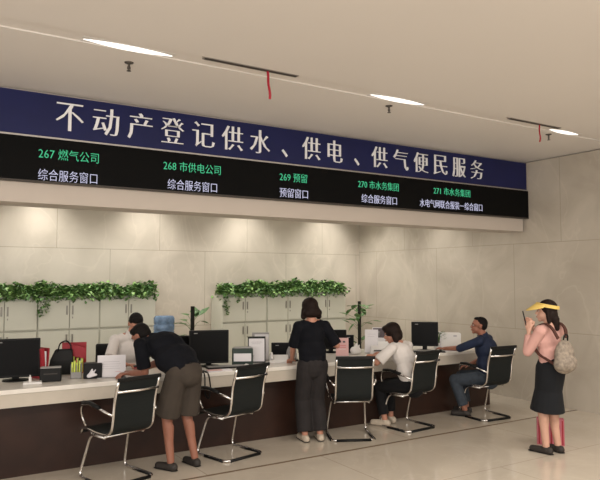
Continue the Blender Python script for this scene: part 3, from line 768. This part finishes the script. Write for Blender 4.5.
RX = lambda d: M.Rotation(R(d), 3, 'X')
short_hair = lambda m: {'m': m, 'p': [('e', (0, -.018, .036), (.080, .094, .083)), ('e', (0, -.045, .0), (.076, .066, .07)), ('e', (0, .03, .075), (.062, .055, .034))]}
bob = lambda m: {'m': m, 'p': [('e', (0, -.014, .032), (.092, .104, .092)), ('e', (0, -.045, -.03), (.095, .075, .085)), ('c', (.075, -.01, -.01), (.092, -.015, -.09), .030, .034), ('c', (-.075, -.01, -.01), (-.092, -.015, -.09), .030, .034), ('c', (-.06, -.06, -.06), (.06, -.06, -.06), .05, .05), ('e', (0, .05, .075), (.062, .05, .034))]}

black_tee = mat('black_cotton', (.005, .0055, .008), .9, var=.2, vs=12, spec=.15)
khaki = mat('khaki_cotton', (.046, .036, .028), .9, var=.1, vs=10)
white_sh = mat('white_cotton', (.62, .58, .55), .8, var=.04, vs=8)
grey_tr = mat('charcoal_cloth', (.024, .021, .021), .9, spec=.15, var=.15, vs=8)
black_tr = mat('black_trousers', (.005, .005, .006), .9, var=.2, vs=10)
navy = mat('navy_cotton', (.010, .017, .042), .75, var=.25, vs=9)
jeans = mat('jeans_blue', (.038, .048, .062), .9, var=.25, vs=14)
pink_sh = mat('pink_cotton', (.55, .31, .27), .8, var=.05, vs=8)
skirtm = mat('skirt_black', (.007, .008, .010), .9, var=.15, vs=8)
beige_shoe = mat('beige_shoe', (.45, .38, .30), .6, var=.1, vs=20)
dark_shoe = mat('dark_shoe', (.03, .025, .022), .6)
yellow = mat('visor_yellow', (.66, .47, .13), .5, var=.04, vs=8)
greyfab = mat('backpack_canvas', (.24, .20, .16), .8, var=.35, vs=30)
strapm = mat('strap_brown', (.07, .025, .018), .6)
bagpink = mat('bag_pink', (.48, .14, .17), .55, var=.12, vs=15)

# 1. clerk in white shirt behind the counter, head bent, facing the public
person('clerk in a white short-sleeved shirt sitting behind the counter with head bent', (2.26, 7.22, 0), R(180),
       dict(pelvis=(0, -.02, .57), chest=(0, .05, .94), neck=(0, .10, 1.12), head=(-.01, .20, 1.245), face=(.1, .80, -.55), up=(0, .5, .8), sw=.185,
            armR=((.16, .42, .83), (1, -.3, -.8), (-.5, .8, 0), (0, 0, -1)), armL=((-.20, .42, .83), (-1, -.3, -.8), (.5, .8, 0), (0, 0, -1)),
            legR=((.12, .40, .08), (0, 1, .5), (0, 1, 0)), legL=((-.12, .40, .08), (0, 1, .5), (0, 1, 0))),
       skin1, dict(m=white_sh, sleeve=.8, loose=1.1, collar=1), dict(kind='trousers', m=black_tr, len=1.85, w=.01), dict(m=dark_shoe), short_hair(hairm))

# 2. man in black T-shirt and khaki shorts, bent over the counter
person('man in a black T-shirt and khaki shorts bending over the counter', (2.30, 5.66, 0), R(20),
       dict(pelvis=(0, .0, .90), chest=(-.03, .22, 1.09), neck=(-.08, .34, 1.17), head=(-.135, .475, 1.195), bulk=1.5, face=(-.25, .75, -.55), up=(-.1, .5, .8), sw=.195, hw=.095,
            sd=(1, -.1, 0), armR=((-.10, .60, .84), (.5, -.3, -1), (-.9, .4, 0), (0, 0, -1)), armL=((-.20, .54, .84), (.2, -.3, -1), (-.9, .3, 0), (0, 0, -1)),
            legR=((.12, -.02, .075), (0, 1, 0), (.15, 1, 0)), legL=((-.12, .04, .075), (0, 1, 0), (-.15, 1, 0)), th=.42, sn=.41),
       skin2, dict(m=black_tee, sleeve=.85, loose=1.2, low=.04, collar=1), dict(kind='shorts', m=khaki, len=.97, w=.042, rise=.03), dict(m=dark_shoe, low=1), short_hair(hairm))

# 3. standing woman in black top and charcoal trousers
person('woman in a black top and charcoal trousers standing with her back turned', (3.85, 5.85, 0), R(-14),
       dict(pelvis=(0, 0, .83), chest=(0, .03, 1.13), neck=(0, .03, 1.28), head=(-.01, .065, 1.415), face=(-.12, 1, -.25), sw=.155, hw=.08, ua=.25, fa=.22, bulk=1.2,
            armR=((.31, .20, 1.0), (.5, -.3, -.9), (.8, .5, .05), (-1, 0, 0)), armL=((-.15, .27, .845), (-.5, -.6, -.5), (0, .85, -.25), (0, -.2, -1)),
            legR=((.085, 0, .075), (0, 1, 0), (.1, 1, 0)), legL=((-.085, .01, .075), (0, 1, 0), (-.1, 1, 0)), th=.39, sn=.37),
       skin1, dict(m=black_tee, sleeve=.95, loose=1.15, low=.02), dict(kind='trousers', m=grey_tr, len=1.93, w=.034, rise=.02), dict(m=beige_shoe), bob(hairb), True)

# 4. seated woman in white T-shirt
person('woman in a white T-shirt and black trousers seated at the counter, looking left', (5.14, 5.73, 0), R(16),
       dict(pelvis=(0, -.03, .525), chest=(-.04, .07, .84), neck=(-.07, .11, .99), head=(-.12, .17, 1.105), bulk=1.25, face=(-.55, .8, -.35), sw=.17, hw=.09, ua=.25, fa=.22,
            armR=((.06, .42, .83), (1, -.3, -.6), (-.3, .9, 0), (0, 0, -1)), armL=((-.20, .36, .83), (-1, -.2, -.7), (-.1, 1, 0), (0, 0, -1)),
            legR=((.08, .33, .085), (0, 1, .5), (0, 1, 0)), legL=((-.12, .28, .085), (-.1, 1, .5), (-.3, 1, 0)), th=.39, sn=.38),
       skin1, dict(m=white_sh, sleeve=.85, loose=1.25, low=.05), dict(kind='trousers', m=black_tr, len=1.85, w=.01), dict(m=beige_shoe, sole=beige_shoe), bob(hairb), True)

# 5. seated man in navy
r5, hp5, H5, arms5, legs5 = person('man in a navy jacket and jeans seated at the right end of the counter', (6.36, 5.69, 0), R(24),
       dict(pelvis=(0, -.06, .525), chest=(-.02, -.03, .85), neck=(-.04, .0, 1.02), head=(-.075, .04, 1.15), bulk=1.3, face=(-.42, .85, .08), sw=.18, hw=.09,
            armR=((.04, .22, .63), (1, -.5, -.4), (-.7, .7, -.1), (0, 0, -1)), armL=((-.16, .47, .84), (-.8, -.3, -.7), (-.1, 1, 0), (0, 0, -1)),
            legR=((.10, .28, .085), (0, 1, .5), (0, 1, 0)), legL=((-.13, .22, .085), (-.2, 1, .5), (-.2, 1, 0)), th=.41, sn=.39),
       skin2, dict(m=navy, sleeve=1.12, collar=1, low=.02), dict(kind='jeans', m=jeans, len=1.85, w=.012), dict(m=dark_shoe), {'m': hairm, 'p': [('e', (0, -.020, .034), (.077, .088, .080)), ('e', (0, -.045, .002), (.074, .06, .065)), ('e', (0, .02, .08), (.055, .05, .026))]})

# 6. woman with yellow visor, pink top, black skirt
r6, hp6, H6, arms6, legs6 = person('woman in a pink top, black skirt and yellow visor looking at a raised phone', (5.62, 4.17, 0), R(2),
       dict(pelvis=(0, 0, .86), chest=(0, .02, 1.13), neck=(0, 0, 1.275), head=(0, .035, 1.415), face=(-.65, .8, .02), sw=.165, hw=.06, tr=.066, ua=.25, fa=.215,
            armR=((-.08, .14, 1.235), (.1, -.8, -1), (-.25, .3, .9), (-1, .2, 0), 30), armL=((-.17, .12, 1.22), (-.1, -.8, -1), (.2, .3, .9), (1, .2, 0), 30),
            legR=((.075, -.01, .075), (0, 1, 0), (.1, 1, 0)), legL=((-.075, .02, .075), (0, 1, 0), (-.1, 1, 0)), th=.388, sn=.385),
       skin3, dict(m=pink_sh, sleeve=1.8, loose=1.1, low=.02), dict(kind='skirt', m=skirtm, len=.12, rise=.09), dict(m=dark_shoe, low=1),
       {'m': hairb, 'p': [('e', (0, -.016, .034), (.084, .096, .088)), ('e', (0, -.05, -.04), (.082, .062, .10)), ('c', (-.03, -.075, -.08), (-.035, -.095, -.17), .05, .03), ('c', (.03, -.075, -.08), (.035, -.095, -.17), .05, .03), ('c', (.072, -.005, 0), (.074, -.02, -.11), .024, .02), ('c', (-.072, -.005, 0), (-.074, -.02, -.11), .024, .02)]}, True)
# visor: band round the head and a curved brim
bm = bmesh.new(); n = 32; rows = []
for i in range(n):
    a = 2 * math.pi * i / n; x = .096 * math.cos(a); y = .108 * math.sin(a) - .012; z = .052 + .018 * math.sin(a)
    k = 1 + .05
    rows.append([bm.verts.new(hp6(x, y, z - .017)), bm.verts.new(hp6(x * k, y * k, z - .017)), bm.verts.new(hp6(x * k, y * k, z + .017)), bm.verts.new(hp6(x, y, z + .017))])
skin_rings(bm, rows + [rows[0]], cap=False)
vz = obj('visor', bm, yellow, r6, smooth=False)
bm = bmesh.new(); g = []
for j in range(5):
    t = j / 4; row = []
    for i in range(13):
        a = R(12 + 156 * i / 12); e = math.sin(a)
        x = .100 * math.cos(a) * (1 + .12 * t); y = .112 * e - .012 + t * .10 * e ** .8; z = .060 + .018 * e - t * .075 * e - .012 * t * abs(math.cos(a))
        row.append((x, y, z))
    g.append(row)
top_ = [[bm.verts.new(hp6(x, y, z)) for x, y, z in r_] for r_ in g]; bot_ = [[bm.verts.new(hp6(x, y, z - .005)) for x, y, z in r_] for r_ in g]
for j in range(4):
    for i in range(12):
        bm.faces.new((top_[j][i], top_[j][i + 1], top_[j + 1][i + 1], top_[j + 1][i])); bm.faces.new((bot_[j][i], bot_[j + 1][i], bot_[j + 1][i + 1], bot_[j][i + 1]))
for i in range(12):
    bm.faces.new((top_[4][i], top_[4][i + 1], bot_[4][i + 1], bot_[4][i])); bm.faces.new((top_[0][i], bot_[0][i], bot_[0][i + 1], top_[0][i + 1]))
for j in range(4):
    bm.faces.new((top_[j][0], top_[j + 1][0], bot_[j + 1][0], bot_[j][0])); bm.faces.new((top_[j][12], bot_[j][12], bot_[j + 1][12], top_[j + 1][12]))
obj('brim', bm, yellow, vz, smooth=True)

t = thing('smartphone', 'dark phone held up before the face of the woman in the visor', 'phone', (5.62, 4.17, 0), R(2))
bm = bmesh.new(); T = M.Translation((-.155, .185, 1.34)) @ M.Rotation(R(36), 4, 'Z') @ M.Rotation(R(-12), 4, 'X')
box(bm, -.037, .037, -.005, .005, -.075, .075, T); obj('case', bm, rubber, t, bevel=.003)
bm = bmesh.new(); box(bm, -.033, .033, -.0062, -.0052, -.068, .068, T); obj('screen', bm, screenm, t)

t = thing('backpack', 'grey-brown canvas backpack on the back of the woman in the visor', 'backpack', (5.62, 4.17, 0), R(2))
bm = bmesh.new(); ell(bm, (-.05, -.19, .99), (.13, .075, .155)); ell(bm, (-.05, -.19, .91), (.14, .085, .10)); ell(bm, (-.05, -.25, .92), (.10, .05, .08))
remeshed('main_pocket', bm, greyfab, t, .01, 6)
bm = bmesh.new(); tube(bm, bez([(-.035, -.17, 1.12), (-.03, -.18, 1.19), (.03, -.18, 1.19), (.035, -.17, 1.12)]), .008, 6); obj('grab_loop', bm, rubber, t, smooth=True)
for s in (-1, 1):
    bm = bmesh.new(); P_ = bez([(s * .07, -.14, 1.15), (s * .105, -.105, 1.25), (s * .115, -.03, 1.305), (s * .115, .075, 1.26), (s * .12, .125, 1.13), (s * .15, .06, 1.0), (s * .125, -.14, .90)], 4); rows = []
    for i, p in enumerate(P_):
        a = P_[max(0, i - 1)]; b = P_[min(len(P_) - 1, i + 1)]; d = (b - a).normalized(); x = V((1, 0, 0)) * s; x = (x - d * x.dot(d)).normalized(); nn = d.cross(x)
        rows.append([bm.verts.new(p + x * q1 * .020 + nn * q2 * .006) for q1, q2 in ((-1, -1), (1, -1), (1, 1), (-1, 1))])
    skin_rings(bm, rows); obj('shoulder_strap', bm, strapm, t)
t = thing('paper_bag', 'pink paper shopping bag on the floor behind the woman in the visor', 'shopping bag', (5.90, 4.40, 0), R(-50))
bm = bmesh.new(); box(bm, -.135, .135, -.05, -.047, 0, .27); box(bm, -.135, .135, .047, .05, 0, .27); box(bm, -.135, -.132, -.05, .05, 0, .27); box(bm, .132, .135, -.05, .05, 0, .27); box(bm, -.135, .135, -.05, .05, 0, .003)
obj('bag', bm, bagpink, t)
bm = bmesh.new()
for x in (-.12, .0, .11): box(bm, x, x + .014, -.052, -.0502, .01, .26)
obj('dark_red_stripes', bm, redm, t)
for y in (-.048, .048):
    bm = bmesh.new(); tube(bm, bez([(-.05, y, .25), (-.045, y, .34), (.045, y, .34), (.05, y, .25)]), .004, 6); obj('handle', bm, redm, t, smooth=True)
